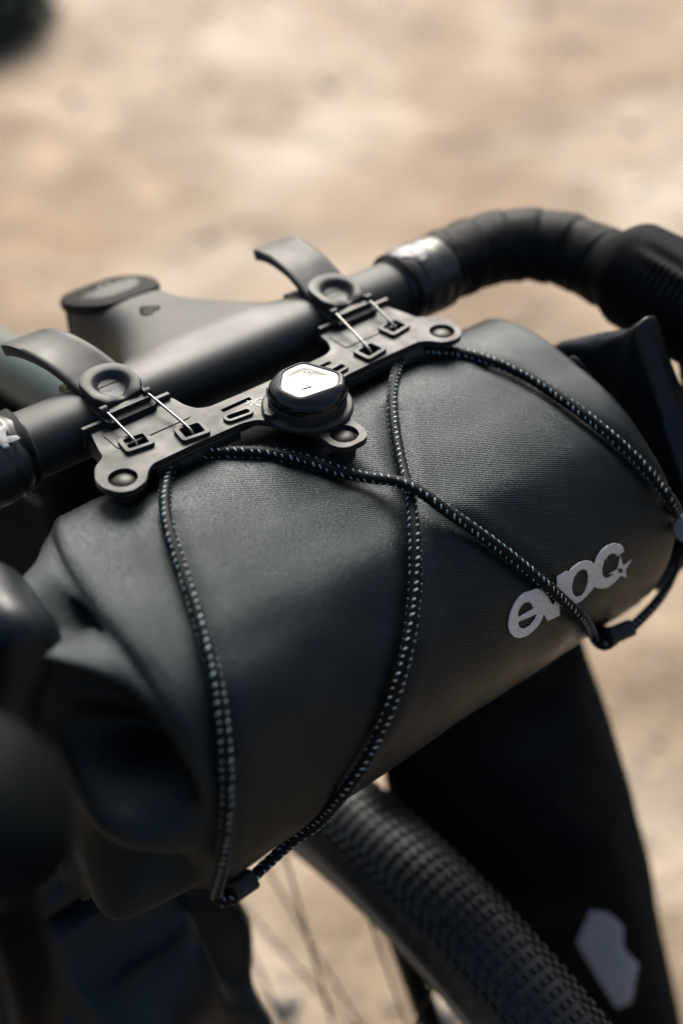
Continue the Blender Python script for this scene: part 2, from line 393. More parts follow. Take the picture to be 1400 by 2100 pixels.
def endclose(sg):
    """the cloth beyond the stiffened body: rounds the edge, gathers in folds and flattens into the closure"""
    out = []; RAD = 9.0 if sg < 0 else 4.0; AM = math.pi/2*(.42 if sg < 0 else .9); SCL = 1-(1-math.cos(AM))*RAD/RB*1.2
    for t in (0, .25, .5, .75, 1.0):                      # rounded edge
        a = t*AM
        sc_ = 1-(1-math.cos(a))*RAD/RB*1.2; R_ = []
        for i in range(BN):
            an = -math.pi+2*math.pi*i/BN; y, z = section(an, sg*XE)
            R_.append([sg*(XE-RAD+RAD*math.sin(a)), YC+(y-YC)*sc_, ZC+(z-ZC)*sc_])
        out.append(R_)
    NS = 16
    for k in range(1, NS+1):
        t = k/NS; R_ = []
        for i in range(BN):
            an = -math.pi+2*math.pi*i/BN; y, z = section(an, sg*XE)
            y = YC+(y-YC)*SCL; z = ZC+(z-ZC)*SCL
            s, c = math.sin(an), math.cos(an)
            # target: flat upright oval
            ty = YC+6-s*13-8*max(0, -c); tz = ZC-2+c*66
            e = t**1.15 if sg < 0 else t**.6
            fold = (1.0 if sg > 0 else 1.7)*(6.5*math.sin(an*6+sg*1.3+2*t+1.5*nz(an*1.2, t*2, sg))+4*math.sin(an*11+3*t+sg))*math.sin(math.pi*min(1, t*1.05))**.8
            sag = -13*math.exp(-((an-.85)/.30)**2)*math.sin(math.pi*t)+9*math.exp(-((an-1.35)/.2)**2)*math.sin(math.pi*t)-8*math.exp(-((an-1.85)/.22)**2)*math.sin(math.pi*t)
            yy = lerp(y, ty, e); zz = lerp(z, tz, e)
            rr = Vector((yy-YC, zz-ZC)); L = rr.length+1e-6; rr = rr/L*(L+fold*.35+sag*.5)
            xx = XE-RAD+RAD*math.sin(AM)+t*(2 if sg > 0 else 30)+(fold*(.75 if sg < 0 else .0)+sag*(1 if sg < 0 else .3))*.8*sstep(0, .2, t)
            if sg < 0: xx += 3*max(0, -c)*math.sin(math.pi*t)
            R_.append([sg*xx, YC+rr.x, ZC+rr.y])
        out.append(R_)
    return out
left = endclose(-1); right = endclose(1)
rings = [r for r in reversed(left)]
for j in range(1, NX):
    x = lerp(-(XE-9), XE-4, j/NX); rings.append(body_ring(x))
rings += right
V, F = loft(rings)
uvl = []
acc = 0
for j, r in enumerate(rings):
    per = sum((Vector(r[i])-Vector(r[i-1])).length for i in range(BN))
    if j: acc += sum((Vector(r[i])-Vector(rings[j-1][i])).length for i in range(0, BN, 10))/(BN/10)
    for i in range(BN): uvl.append((acc, per*(i/BN-.5)))
def endtaper(v, i):
    # the near top rear corner is drawn in by the closure
    a = -math.pi+2*math.pi*i/BN; x, y, z = v
    if x < -50: x += 17*math.exp(-((a+.95)/.38)**2)*sstep(-50, -122, x)
    return (x, y, z)
V = [endtaper(v, i % BN) for i, v in enumerate(V)]
body = part('body', V, F, M['bag'], bag, uvs=uvl, angle=0)
body_bvh = BVHTree.FromPolygons([Vector(v) for v in V], F)
def onbag(px, py, off=0.0, extra=0.0):
    """the point of the bag seen at that place of the photograph, lifted off the cloth; beside the bag, the nearest point of the view line"""
    d = ray(px, py).normalized(); h = body_bvh.ray_cast(CAM, d)
    if h[0] is not None:
        n = h[1] if h[1].dot(d) < 0 else -h[1]
        return h[0]+n*off
    p = Vector((0, CAM.y-YC, CAM.z-ZC)); a = d.y*d.y+d.z*d.z; b = d.y*p.y+d.z*p.z
    return CAM+d*(-b/a)

# rolled closures at both ends
def closure(sg, cx, hx, outline, rnd=9, base=.22):
    """the rolled and folded end: a thick pillowy pad of cloth standing on edge"""
    ol = rounded(outline, rnd, 5); N = len(ol); R_ = []
    my = sum(p[0] for p in ol)/N; mz = sum(p[1] for p in ol)/N
    for k in range(25):
        t = k/24*math.pi; q = math.sin(t)**.55*(1-base)+base; ring = []
        if k in (0, 24): q = base*.9
        for i, (y, z) in enumerate(ol):
            an = math.atan2(z-mz, y-my)
            f = q*(1+.05*nz(math.cos(an)*1.6+sg*4, math.sin(an)*1.6, t)+.02*math.sin(an*9+t*2))
            x = cx-hx*math.cos(t)+2.2*nz(y/22, z/22, sg*7)+1.6*math.sin(z/11+an)
            ring.append((sg*x, my+(y-my)*f, mz+(z-mz)*f))
        R_.append(ring)
    V, F = loft(R_); uv = [(v[1]*1.2+v[0], v[2]) for v in V]
    return part('rolled_closure', V, F, M['navy'], bag, uvs=uv, angle=0)
closure(-1, 146, 19, [(-38, 4), (-55, 15), (-76, 17), (-92, 12), (-98, -8), (-90, -34), (-80, -62), (-82, -100), (-76, -128), (-56, -134), (-40, -120), (-34, -80), (-32, -30)])
closure(1, 149, 8, [(-58, -12), (-76, -3), (-90, 8), (-99, 19), (-107, 6), (-124, -20), (-143, -45), (-150, -80), (-135, -115), (-98, -132), (-64, -122), (-50, -90), (-46, -50), (-50, -22)], 2, .8)

# ---- mounting plate
PY = -45.0
half = [(37.5, -32.2), (36.4, -24), (34, -19), (29.5, -16.9), (13, -16.5)]
outer_h = [(74.2, -33), (78, -19.5), (78.6, -15.5), (84.6, -11.6), (88.4, -5), (88.4, .6), (85.4, 6.6), (80.6, 8.8), (74.2, 7.2), (70, 2), (66.5, -.2), (50, -.4), (26, .1), (20, 2), (15.2, 8.6), (12.8, 14.6), (8.6, 21.3), (8.2, 27), (8.4, 33), (6.6, 36.6), (3.6, 38.4)]
poly = [(x, v) for x, v in outer_h]+[(-x, v) for x, v in reversed(outer_h)]+[(-x, v) for x, v in half]+[(x, v) for x, v in reversed(half)]
rr = []
outer = rounded([(x, PY-v) for x, v in poly], 2.2, 4)
holes = [circ(s*79.7, PY-0, 5.5) for s in (-1, 1)]+[circ(0, PY-30.6, 5.6)]
# wire anchors, slots
anch = [(-64.9, -14.2), (-44.7, -6.6), (44.7, -6.6), (64.9, -14.2)]
aang = [math.radians(-8), math.radians(-8), math.radians(8), math.radians(8)]
for (x, v), an in zip(anch, aang): holes.append(rrect(x, PY-v, 8.0, 6.4, .8, an, 3))
slots = []
for s in (-1, 1):
    holes.append(rrect(s*20.5, PY+11.4, 14, 2.2, .3, 0, 2))
    holes.append(rrect(s*24.5, PY+4.4, 9.5, 2.6, 1.2, s*.12, 4))
V, F = plate_mesh(outer, holes, 9.2, 12.0)
plate = part('mounting_plate', V, F, M['plate'], bag, bevel=.35, angle=30)
def sub(name, V, F, m, parent=None, **k): return part(name, V, F, m, parent or plate, **k)
# raised frames round the anchors and the oval slots
for (x, v), an in zip(anch, aang):
    V, F = plate_mesh(rrect(x, PY-v, 12.0, 9.6, 1.6, an, 4), [rrect(x, PY-v, 8.2, 6.4, .8, an, 4)], 11.9, 13.6)
    sub('wire_anchor', V, F, M['plate'], bevel=.4)
    sx = 1 if x > 0 else -1
    v2, f2 = plate_mesh(rrect(x-sx*.2, PY-v+.2, 8.6, 7.2, .5, an, 2), [], 8.0, 9.1); sub('anchor_floor', v2, f2, M['plate'], bevel=.2)
for s in (-1, 1):
    V, F = plate_mesh(rrect(s*24.5, PY+4.4, 12.6, 5.4, 2.5, s*.12, 6), [rrect(s*24.5, PY+4.4, 9.6, 2.7, 1.2, s*.12, 6)], 11.9, 13.2)
    sub('slot_rim', V, F, M['plate'], bevel=.35)
    # inset panel line and stepped pad beside the inner anchors
    V, F = plate_mesh(rrect(s*55.5, PY+21.5, 33, 12, 1.5, 0, 3), [], 11.9, 12.35); sub('raised_pad', V, F, M['plate'], bevel=.25)
    # flange that hooks over the bar side
    V, F = plate_mesh([(s*38, -13.6), (s*77.5, -13.2), (s*77.5, -11.0), (s*38, -11.4)], [], 5, 14.3)
    sub('rear_flange', V, F, M['plate'], bevel=.4)
    # block under the plate that rests against the bar
    prof = [(-12.2, 8.9), (-40, 8.9), (-41.5, 4), (-34, -3), (-30, -13), (-24, -19), (-19, -17), (-21, -6), (-17, 1), (-12.2, 2)]
    n = len(prof); V = [(s*47, y, z) for y, z in prof]+[(s*76, y, z) for y, z in prof]
    F = [tuple(range(n)), tuple(range(n, 2*n))[::-1]]+[(i, (i+1) % n, (i+1) % n+n, i+n) for i in range(n)]
    sub('spacer_block', V, F, M['plate'], bevel=.6)
# black sheet added to keep the gap between bag and bar dark
V, F = plate_mesh(rounded([(-44, -19.5), (44, -19.5), (44, -12.6), (-44, -12.6)], 2, 3), [], -72, 3)
part('dark_gap_filler', V, F, M['black_cloth'], bag, bevel=.8)
# standing lower lip along the front edge (the plate is thicker there)
for s in (-1, 1):
    V, F = plate_mesh([(s*27, PY-.4), (s*65, PY+.1), (s*64, PY+3.5), (s*27, PY+3)], [], 4.8, 9.15); sub('front_lip', V, F, M['plate'], bevel=.4)
# rivets
for (x, y) in ((-79.7, PY), (79.7, PY), (0, PY-30.6)):
    prof = [(5.25, 6.0), (5.25, 9.0), (5.0, 9.8), (4.2, 10.7), (3.0, 11.35), (1.6, 11.7), (.3, 11.8)]
    V, F = lathe(prof, x, y); sub('rivet', V, F, M['rivet'], angle=0)
    V, F = lathe([(4.5, -2), (4.5, 6.2)], x, y, 24); sub('rivet_post', V, F, M['plate'])
# print marks on the plate: small star and ring beside the dial
def star_pts(cx, cy, ro, ri, a0, n=5):
    return [(cx+(ro if k % 2 == 0 else ri)*math.cos(a0+math.pi*k/n), cy+(ro if k % 2 == 0 else ri)*math.sin(a0+math.pi*k/n)) for k in range(2*n)]
V, F = plate_mesh(circ(-11.8, PY+6.4, 3.0, 24), [circ(-11.8, PY+6.4, 2.2, 24)], 12.0, 12.15); sub('ring_mark', V, F, M['print_white'], smooth=False)
V, F = plate_mesh(star_pts(-15.6, PY+8.6, 2.5, 1.0, .4), [star_pts(-15.6, PY+8.6, 1.1, .45, .4)], 12.0, 12.15); sub('star_mark', V, F, M['print_white'], smooth=False)

# ---- tension dial
DX, DY = 0.0, PY-8.0
hexc = [(-3.6, -10.6), (6.2, -10.6), (12.4, 4.2), (7.0, 10.2), (-9.4, 7.8), (-11.6, -1.8)]   # (u, v) about the dial axis
hx = rounded([(u, -v) for u, v in hexc], 2.6, 6)
def hexr(a):
    """distance from the axis to the rounded outline in direction a"""
    best = 12; d = Vector((math.cos(a), math.sin(a)))
    for i in range(len(hx)):
        p = Vector(hx[i]); q = Vector(hx[(i+1) % len(hx)]); e = q-p
        den = d.x*e.y-d.y*e.x
        if abs(den) < 1e-9: continue
        t = (p.x*e.y-p.y*e.x)/den; u = (p.x*d.y-p.y*d.x)/den
        if t > 0 and -1e-6 <= u <= 1+1e-6: best = t
    return best
HN = 120; HR = [hexr(2*math.pi*k/HN) for k in range(HN)]
def dring(mix, r, z, grip=0, dz=0):
    out = []
    for k in range(HN):
        a = 2*math.pi*k/HN; rad_ = lerp(r, HR[k]*r/12.0, mix)
        if grip: rad_ += grip*math.cos(a*5+.6)
        out.append((DX+rad_*math.cos(a), DY+rad_*math.sin(a), z))
    return out
dial = bpy.data.objects.new('tension_dial', None)
V, F = loft([dring(0, 18.2, 12.0), dring(0, 18.2, 13.4), dring(0, 17.4, 14.2), dring(0, 15.6, 14.4), dring(0, 15.5, 17.6), dring(0, 15.1, 18.0)])
dialo = part('tension_dial', V, F, M['rubber'], bag, angle=30)
V, F = loft([dring(0, 14.6, 17.9), dring(0, 15.6, 18.3), dring(.12, 15.7, 19.6, .12), dring(.25, 15.5, 21.4, .25), dring(.45, 15.0, 22.8, .2), dring(.8, 14.4, 24.0), dring(1, 13.6, 24.7), dring(1, 12.9, 24.85), dring(1, 12.6, 24.2), dring(1, 12.0, 24.0)])
part('dial_cap', V, F, M['gloss'], dialo, angle=28)
V, F = loft([dring(1, 12.9, 24.7), dring(1, 12.75, 25.0), dring(1, 12.5, 25.05), dring(1, 11.2, 24.35), dring(1, 11.0, 24.3)]); part('dial_bezel', V, F, M['bezel'], dialo, angle=20)
V, F = loft([dring(1, 11.15, 24.25), dring(1, 11.0, 24.4)]+[dring(1, r_, 24.42+1.0*(1-(r_/11)**2)) for r_ in (10, 9, 8, 7, 6, 5, 4, 3, 2, 1, .2)]); part('dial_face', V, F, M['mirror'], dialo, angle=0)
# raised grip pads round the cap
for k in range(5):
    a0 = 2*math.pi*(k+.12)/5-.35; R_ = []
    for j in range(13):
        a = a0+j*.075; e = math.sin(math.pi*j/12)**.5
        R_.append([(DX+(15.55+.55*e*q)*math.cos(a), DY+(15.55+.55*e*q)*math.sin(a), 19.5+(2.6*h)*e+.6) for q, h in ((0, -.35), (1, -.2), (1, .45), (0, .7))])
    V, F = loft(R_); part('grip_pad', V, F, M['gloss'], dialo, bevel=0)
def text_mesh(s, size, depth, name, m, parent, loc, rotz):
    cu = bpy.data.curves.new(name, 'FONT'); cu.body = s; cu.size = size*S; cu.extrude = depth*S; cu.align_x = 'CENTER'; cu.align_y = 'CENTER'; cu.space_character = 1.05
    to = bpy.data.objects.new('tmp', cu); COL.objects.link(to); bpy.context.view_layer.update()
    me = bpy.data.meshes.new_from_object(to.evaluated_get(bpy.context.evaluated_depsgraph_get())); bpy.data.objects.remove(to)
    me.materials.clear(); me.transform(Matrix.Translation(Vector(loc)*S) @ Matrix.Rotation(rotz, 4, 'Z'))
    return link(me, name, m, parent, smooth=False)
text_mesh('BOA', 6.2, .02, 'engraved_letters', mat('etched_chrome', (.012, .012, .012), .3, metal=1), dialo, (DX-.5, DY, 25.40), math.atan2(-HFW.y, -HFW.x))
# snap tab beside the dial
V, F = plate_mesh(rrect(DX-16.5, DY+2, 5, 4, 1.4, .3, 4), [], 12, 16.4); part('release_tab', V, F, M['plate'], dialo, bevel=.6)

# ---- buckles: head with a dished face, lever tongue, base and the two wires
def buckle(cx, yaw):
    b0 = []
    hw = 11.0
    # base that grips the bar
    base = rounded([(cx-11.5, -17), (cx+11.5, -17), (cx+12.2, 0), (cx+11.5, 24), (cx-11.5, 24), (cx-12.2, 0)], 3, 4)
    V, F = plate_mesh(base, [], 13.4, 16.2)
    V = [(x, y, z-(max(0, y-8)**2)*.02-(max(0, -y-10)**2)*.03) for x, y, z in V]
    bb = part('buckle', V, F, M['rubber'], bag, bevel=.7)
    # strap round the bar
    R_ = []
    for k in range(33):
        a = math.radians(60)-2*math.pi*k/34
        R_.append([(cx+dx, 4+(17.6+dr)*math.cos(a), 3.4+(14.2+dr)*math.sin(a)) for dx, dr in ((-10, -1.2), (10, -1.2), (10, 1.0), (-10, 1.0))])
    V, F = loft(R_); part('strap', V, F, M['rubber'], bb)
    # second layer of the base
    V, F = plate_mesh(rounded([(cx-10.6, -14.4), (cx+10.6, -14.4), (cx+10.8, 14), (cx-10.8, 14)], 2.5, 4), [], 16.1, 17.6)
    part('hinge_plate', V, F, M['rubber'], bb, bevel=.4)
    # head outline: straight front, round back
    out = [(cx-hw, -6)]+[(cx-hw, 2)]+[(cx+hw*math.cos(a), 2+9.6*math.sin(a)) for a in [math.pi-math.pi*k/16 for k in range(1, 16)]]+[(cx+hw, 2), (cx+hw, -6), (cx+7.5, -10.8), (cx-7.5, -10.8)]
    C0 = (cx+.2, -1.2); ring = [Vector(p) for p in out]
    # resample outline to 64 rays from the bowl centre
    def bound(a):
        d = Vector((math.cos(a), math.sin(a))); best = 8
        for i in range(len(ring)):
            p = ring[i]-Vector(C0); q = ring[(i+1) % len(ring)]-Vector(C0); e = q-p; den = d.x*e.y-d.y*e.x
            if abs(den) < 1e-9: continue
            t = (p.x*e.y-p.y*e.x)/den; u = (p.x*d.y-p.y*d.x)/den
            if t > 0 and -1e-6 <= u <= 1+1e-6: best = t
        return best
    N = 72; B_ = [bound(2*math.pi*k/N) for k in range(N)]
    def rg(fn): return [(C0[0]+fn(k)*math.cos(2*math.pi*k/N), C0[1]+fn(k)*math.sin(2*math.pi*k/N), 0) for k in range(N)]
    def lev(fn, zf):
        o_ = []
        for k in range(N):
            a = 2*math.pi*k/N; r = fn(k); x = C0[0]+r*math.cos(a); y = C0[1]+r*math.sin(a)
            o_.append((x, y, zf+.10*(y+1)-.010*(y+1)**2*(1 if y < 0 else .3)))
        return o_
    # the bowl opens to the front: its rim drops there
    def notch(k):
        a = 2*math.pi*k/N; return math.exp(-((a-1.5*math.pi)/.42)**2)
    Rg = [lev(lambda k: B_[k]-.3, 17.0), lev(lambda k: B_[k], 18.0), lev(lambda k: B_[k], 21.2), lev(lambda k: B_[k]-.15, 21.6), lev(lambda k: B_[k]-.6, 21.75)]
    Rg.append(lev(lambda k: min(B_[k]-1.6, 7.9), 21.7)); Rg.append(lev(lambda k: min(B_[k]-2, 7.2), 21.2)); Rg.append(lev(lambda k: min(B_[k]-2.2, 6.3), 19.9)); Rg.append(lev(lambda k: 5.5, 18.6)); Rg.append(lev(lambda k: 4.9, 18.2)); Rg.append(lev(lambda k: 2.5, 17.9))
    Rg = [[(x, y, z-(1.6*notch(k) if 2 <= j <= 7 else 0)) for k, (x, y, z) in enumerate(r)] for j, r in enumerate(Rg)]
    V, F = loft(Rg); part('dished_head', V, F, M['rubber'], bb, angle=50)
    # lever tongue: arched strap, turned a little about the head
    path = [(2, 17.6), (8, 19.2), (14, 21.4), (21, 23.4), (29, 24.3), (36, 24.2), (42, 23.1), (47, 21.2)]
    cp = catmull([Vector((0, y, z)) for y, z in path], 4); L = len(cp); R_ = []
    for i, p in enumerate(cp):
        t = (cp[min(i+1, L-1)]-cp[max(i-1, 0)]).normalized(); nn = Vector((0, -t.z, t.y)); s_ = i/(L-1)
        hw2 = lerp(11.4, 11.0, s_)*(1-.10*sstep(.93, 1, s_)); th = lerp(1.4, 2.5, sstep(.25, 1, s_)); r_ = []
        sec = [(-1, -.55), (-.97, -1), (0, -1), (.97, -1), (1, -.55), (1, .55), (.95, .96), (.8, 1), (.72, 1), (.6, .86), (0, .8), (-.6, .86), (-.72, 1), (-.8, 1), (-.95, .96), (-1, .55)]
        for u_, v_ in sec:
            vv = v_ if s_ < .95 or abs(u_) > .7 else 1.0
            q = p+nn*(vv*th); x_ = u_*hw2
            # yaw
            yy = q.y-4; xx = x_+yaw*max(0, yy)
            r_.append((cx+xx, q.y, q.z))
        R_.append(r_)
    V, F = loft(R_); part('lever', V, F, M['rubber'], bb, angle=55)
    # hinge lugs at the wire ends
    for s in (-1, 1):
        v, f, _ = tube([Vector((cx+s*8.2, -11.2, 17.6)), Vector((cx+s*11.2, -11.2, 17.6))], 1.9, 14, up=(0, 0, 1)); part('wire_lug', v, f, M['rubber'], bb)
    return bb
bl = buckle(-57.0, -.27); br = buckle(57.0, .02)
def wire(a, b, c):
    v, f, _ = tube(catmull([Vector(a), Vector(a)*.5+Vector(b)*.5+Vector((0, 0, .25)), Vector(b), Vector(c)], 8), .57, 8)
    return part('tension_wire', v, f, M['steel'], bag, angle=0)
wire((-66.3, -11.0, 17.8), (-65.2, -30.2, 13.4), (-65.1, -32.6, 10.6)); wire((-47.8, -9.2, 18.4), (-44.9, -37.2, 13.4), (-44.8, -39.6, 10.6))
wire((66.3, -11.0, 17.8), (65.2, -30.2, 13.4), (65.1, -32.6, 10.6)); wire((47.8, -9.2, 18.4), (44.9, -37.2, 13.4), (44.8, -39.6, 10.6))

# ---- elastic cord: one thing laced through sleeves and keepers
CR = 2.2; CORDS = []
def cordpath(px, lift=1.55, over=None):
    out = []
    for p in px:
        o_ = lift if len(p) == 2 else p[2]
        out.append(onbag(p[0], p[1], o_))
    return catmull(out, 10)
def resample(P, step):
    out = [P[0]]; acc = 0
    for i in range(1, len(P)):
        seg = P[i]-P[i-1]; L = seg.length
        while acc+L >= step:
            t = (step-acc)/L; q = P[i-1].lerp(P[i], t); out.append(q); P = P[:]; P[i-1] = q; seg = P[i]-q; L = seg.length; acc = 0
        acc += L
    return out
def smoothp(P, n=3):
    for _ in range(n): P = [P[0]]+[(P[i-1]+P[i]*2+P[i+1])/4 for i in range(1, len(P)-1)]+[P[-1]]
    return P
def cord(px):
    P = smoothp(resample(cordpath(px), .7), 8); CORDS.append(P)
    V, F, UV = tube(P, CR, 16, rfn=lambda i, a, L: 1+.045*math.sin(a*8+L*1.9)+.03*math.sin(-a*8+L*1.9))
    o = part('elastic_cord', V, F, M['cord'], bag, angle=0)
    fr = frames(P); FV = []; FF = []
    # reflective tracer threads: two lines of short slanted stitches winding slowly round the cord
    step = 3.05; i = 0; L = 0; nxt = 1.0
    for i in range(1, len(P)-3):
        L += (P[i]-P[i-1]).length
        if L < nxt: continue
        nxt += step
        t, n, b = fr[i]
        for base in (0, math.pi*.5, math.pi, math.pi*1.5):
            jit = math.sin(i*12.9898+base*78.2)*.45; a0 = base+L*.022+1.0+.12*jit; bb = len(FV); m_ = 5
            for j in range(m_):
                s = j/(m_-1); a = a0+(s-.5)*(.62+jit*.3); al = (s-.5)*(.9+jit*.5); wd = (.36+.1*jit)*math.sin(math.pi*(.15+.7*s))
                for q in (-1, 1):
                    rr_ = CR+.16
                    c_ = P[i]+t*(al+q*wd); FV.append(c_+(n*math.cos(a)+b*math.sin(a))*rr_)
            for j in range(m_-1): FF.append((bb+2*j, bb+2*j+1, bb+2*j+3, bb+2*j+2))
    me = mesh(FV, FF, 'reflective_stitching'); f = link(me, 'reflective_stitching', M['fleck'], o, angle=0, kind='stuff')
    md = f.modifiers.new('thick', 'SOLIDIFY'); md.thickness = .12*S; md.offset = 0
    return o
cord([(385, 952, 3), (362, 962, 2.6), (346, 985), (339, 1030), (345, 1085), (366, 1150), (395, 1235), (421, 1320), (441, 1405), (455, 1500), (462, 1600), (462, 1690), (455, 1765), (446, 1812), (444, 1833), (453, 1847), (470, 1846), (486, 1836)])
cord([(505, 1812), (522, 1795), (560, 1760), (600, 1724), (650, 1678), (705, 1612), (755, 1535), (800, 1435), (830, 1330), (845, 1220), (847, 1120), (838, 1030, 2.4), (820, 950), (807, 880), (803, 825), (809, 780), (824, 752, 2.8), (842, 742, 3)])
cord([(842, 742, 3), (866, 733, 2.8), (900, 727), (950, 731), (1010, 748), (1060, 769), (1110, 797), (1170, 838), (1230, 884), (1290, 935), (1340, 988), (1376, 1040), (1392, 1075), (1393, 1120), (1378, 1180), (1345, 1235), (1300, 1282), (1280, 1298)])
cord([(1262, 1310), (1240, 1325), (1224, 1318), (1214, 1302), (1190, 1268), (1150, 1230), (1110, 1195), (1055, 1152), (1000, 1112), (900, 1055, 4.5), (870, 1040, 6.2), (836, 1022, 6.9), (800, 1006, 6.2), (760, 993, 3.5), (700, 974), (640, 954), (560, 937), (490, 933), (430, 936), (404, 942, 2.8), (385, 952, 3)])
def dent():
    # the cords press shallow grooves into the cloth
    from mathutils.kdtree import KDTree
    pts = [p for c in CORDS for p in c if (Vector((0, p.y-YC, p.z-ZC))).length < RB+13]
    kd = KDTree(len(pts))
    for i, p in enumerate(pts): kd.insert(p, i)
    kd.balance(); ax = Vector((0, YC, ZC))
    for v in body.data.vertices:
        q = v.co/S; co, i, d = kd.find(q)
        if d < 16:
            n = Vector((0, q.y-YC, q.z-ZC)).normalized()
            v.co = (q - n*(1.5*math.exp(-(max(0, d-1.0)/3.6)**2)-.35*math.exp(-((d-9)/3.5)**2)))*S
def sleeve(px, r=3.9, name='cord_sleeve'):
    P = smoothp(cordpath(px), 2)
    fr = frames(P); V, F, _ = tube(P, r, 20, cap=False); n = len(V); V2, F2, _ = tube(P, r-.9, 20, cap=False)
    F = F+[tuple(i+n for i in f)[::-1] for f in F2]; V = V+V2; m_ = len(P)
    for e in (0, m_-1):
        for k in range(20): F.append((e*20+k, e*20+(k+1) % 20, n+e*20+(k+1) % 20, n+e*20+k))
    return part(name, V, F, M['rubber'], bag, angle=50)
dent()
sleeve([(364, 962, 2.8), (385, 952, 3.0), (408, 942, 2.8)]); sleeve([(820, 753, 2.8), (842, 742, 3.0), (864, 733, 2.8)])
def keeper(px0, px1):
    a = onbag(*px0); b = onbag(*px1); P = [a.lerp(b, t/6) for t in range(7)]
    def rf(i, an, L):
        c, s = abs(math.cos(an)), abs(math.sin(an)); return .93/((c**5+s**5)**.2)
    V, F, _ = tube(P, (lambda s: (6.2, 4.2)), 28, up=tuple(-ray(*px0)), rfn=rf)
    k = part('cord_keeper', V, F, M['rubber'], bag, bevel=.5)
    # webbing tab that holds the keeper to the underside of the bag
    mid = a.lerp(b, .5); q = Vector((mid.x, YC-18, ZC-RB-1)); d = (b-a).normalized()*7
    up = Vector((0, 0, 1.2)); V = [mid-d, mid+d, q+d, q-d, mid-d+up, mid+d+up, q+d+up, q-d+up]
    part('keeper_tab', V, [(0, 1, 2, 3), (7, 6, 5, 4), (0, 4, 5, 1), (1, 5, 6, 2), (2, 6, 7, 3), (3, 7, 4, 0)], M['black_cloth'], k)
    return k
keeper((476, 1832), (517, 1803)); keeper((1240, 1309), (1286, 1290))
# round tab on the right front edge, where the cord passes behind it
def edge_disc(px, py, r):
    h = Vector((120.5, -157.5, -47.5)); n = Vector((0, -.96, .28))
    n = (n*.6-ray(px, py).normalized()).normalized()
    t = Vector((1, 0, 0)); t = (t-n*t.dot(n)).normalized(); b = n.cross(t); R_ = []
    for rr_, z in ((r*.8, -2.2), (r, -1.6), (r, 0), (r*.95, .5), (r*.85, .7), (r*.3, .9)):
        R_.append([h+t*(rr_*math.cos(a))+b*(rr_*math.sin(a))+n*z for a in [2*math.pi*k/36 for k in range(36)]])
    V, F = loft(R_); part('side_hook', V, F, M['disc'], bag, angle=40)
edge_disc(1393, 1070, 6.3)

# ---- printed lettering on the cloth (traced in units of 1/3.333 px from (980, 1000))
word = [(198, 945), (203, 900), (215, 850), (237, 798), (268, 750), (305, 717), (345, 706), (372, 697), (385, 688), (415, 690), (450, 712), (480, 750), (497, 790), (510, 797), (521, 775), (527, 740), (530, 690), (532, 605), (600, 567), (606, 580), (640, 540), (680, 510), (730, 495), (765, 502), (785, 520), (800, 480), (830, 430), (870, 395), (920, 377), (960, 383), (985, 405), (990, 435), (945, 468), (928, 450), (905, 448), (880, 465), (855, 500), (840, 550), (842, 590), (855, 612), (880, 615), (905, 598), (925, 590), (882, 587), (945, 555), (965, 465), (985, 530), (1045, 487), (1000, 560), (1005, 613), (965, 600), (945, 625), (920, 650), (905, 662), (880, 680), (840, 690), (805, 685), (790, 675), (770, 700), (730, 745), (690, 780), (655, 800), (625, 790), (600, 780), (570, 765), (553, 795), (552, 870), (470, 910), (440, 862), (432, 895), (410, 935), (375, 975), (330, 1010), (280, 1028), (240, 1020), (212, 988)]
wh = [[(265, 885), (268, 850), (285, 812), (312, 785), (340, 780), (362, 797), (370, 825)],
      [(270, 915), (398, 862), (378, 900), (345, 940), (310, 960), (285, 958), (270, 940)],
      [(635, 700), (636, 660), (650, 610), (680, 570), (710, 556), (735, 565), (745, 600), (740, 650), (725, 700), (700, 735), (665, 745), (645, 730)],
      [(965, 540), (971, 556), (990, 560), (976, 573), (979, 590), (963, 578), (945, 583), (953, 567), (943, 553), (958, 554)]]
def decal(name, outline, holes_, m, parent, mapper, lift=.35, cuts=3):
    loops = [[Vector((x, y, 0)) for x, y in l] for l in [outline]+holes_]
    tris = tessellate_polygon(loops); flat = [p for l in loops for p in l]
    bm = bmesh.new(); vs = [bm.verts.new(p) for p in flat]
    for t in tris:
        try: bm.faces.new([vs[i] for i in t])
        except ValueError: pass
    for _ in range(cuts):
        es = [e for e in bm.edges if e.calc_length() > decal.maxlen]
        if not es: break
        bmesh.ops.subdivide_edges(bm, edges=es, cuts=1); bmesh.ops.triangulate(bm, faces=bm.faces[:])
    for v in bm.verts: v.co = mapper(v.co.x, v.co.y, lift)*S
    bmesh.ops.recalc_face_normals(bm, faces=bm.faces[:])
    me = bpy.data.meshes.new(name); bm.to_mesh(me); bm.free()
    o = link(me, name, m, parent, angle=0)
    md = o.modifiers.new('thick', 'SOLIDIFY'); md.thickness = .12*S; md.offset = 0
    return o
decal.maxlen = 22
def dense(poly, rounding=True, n=2):
    return poly
decal('printed_word', word, wh, M['print_grey'], bag, lambda x, y, l: onbag(980+x/3.3333, 1000+y/3.3333, l), .35, 4)

# ================================================================== BICYCLE
bike = empty('bicycle', (0, 0, 0), 'black drop-bar bicycle that carries the bags, with knobbly front tyre and taped handlebar', 'bicycle')
HY, HZ = 4.0, 4.6
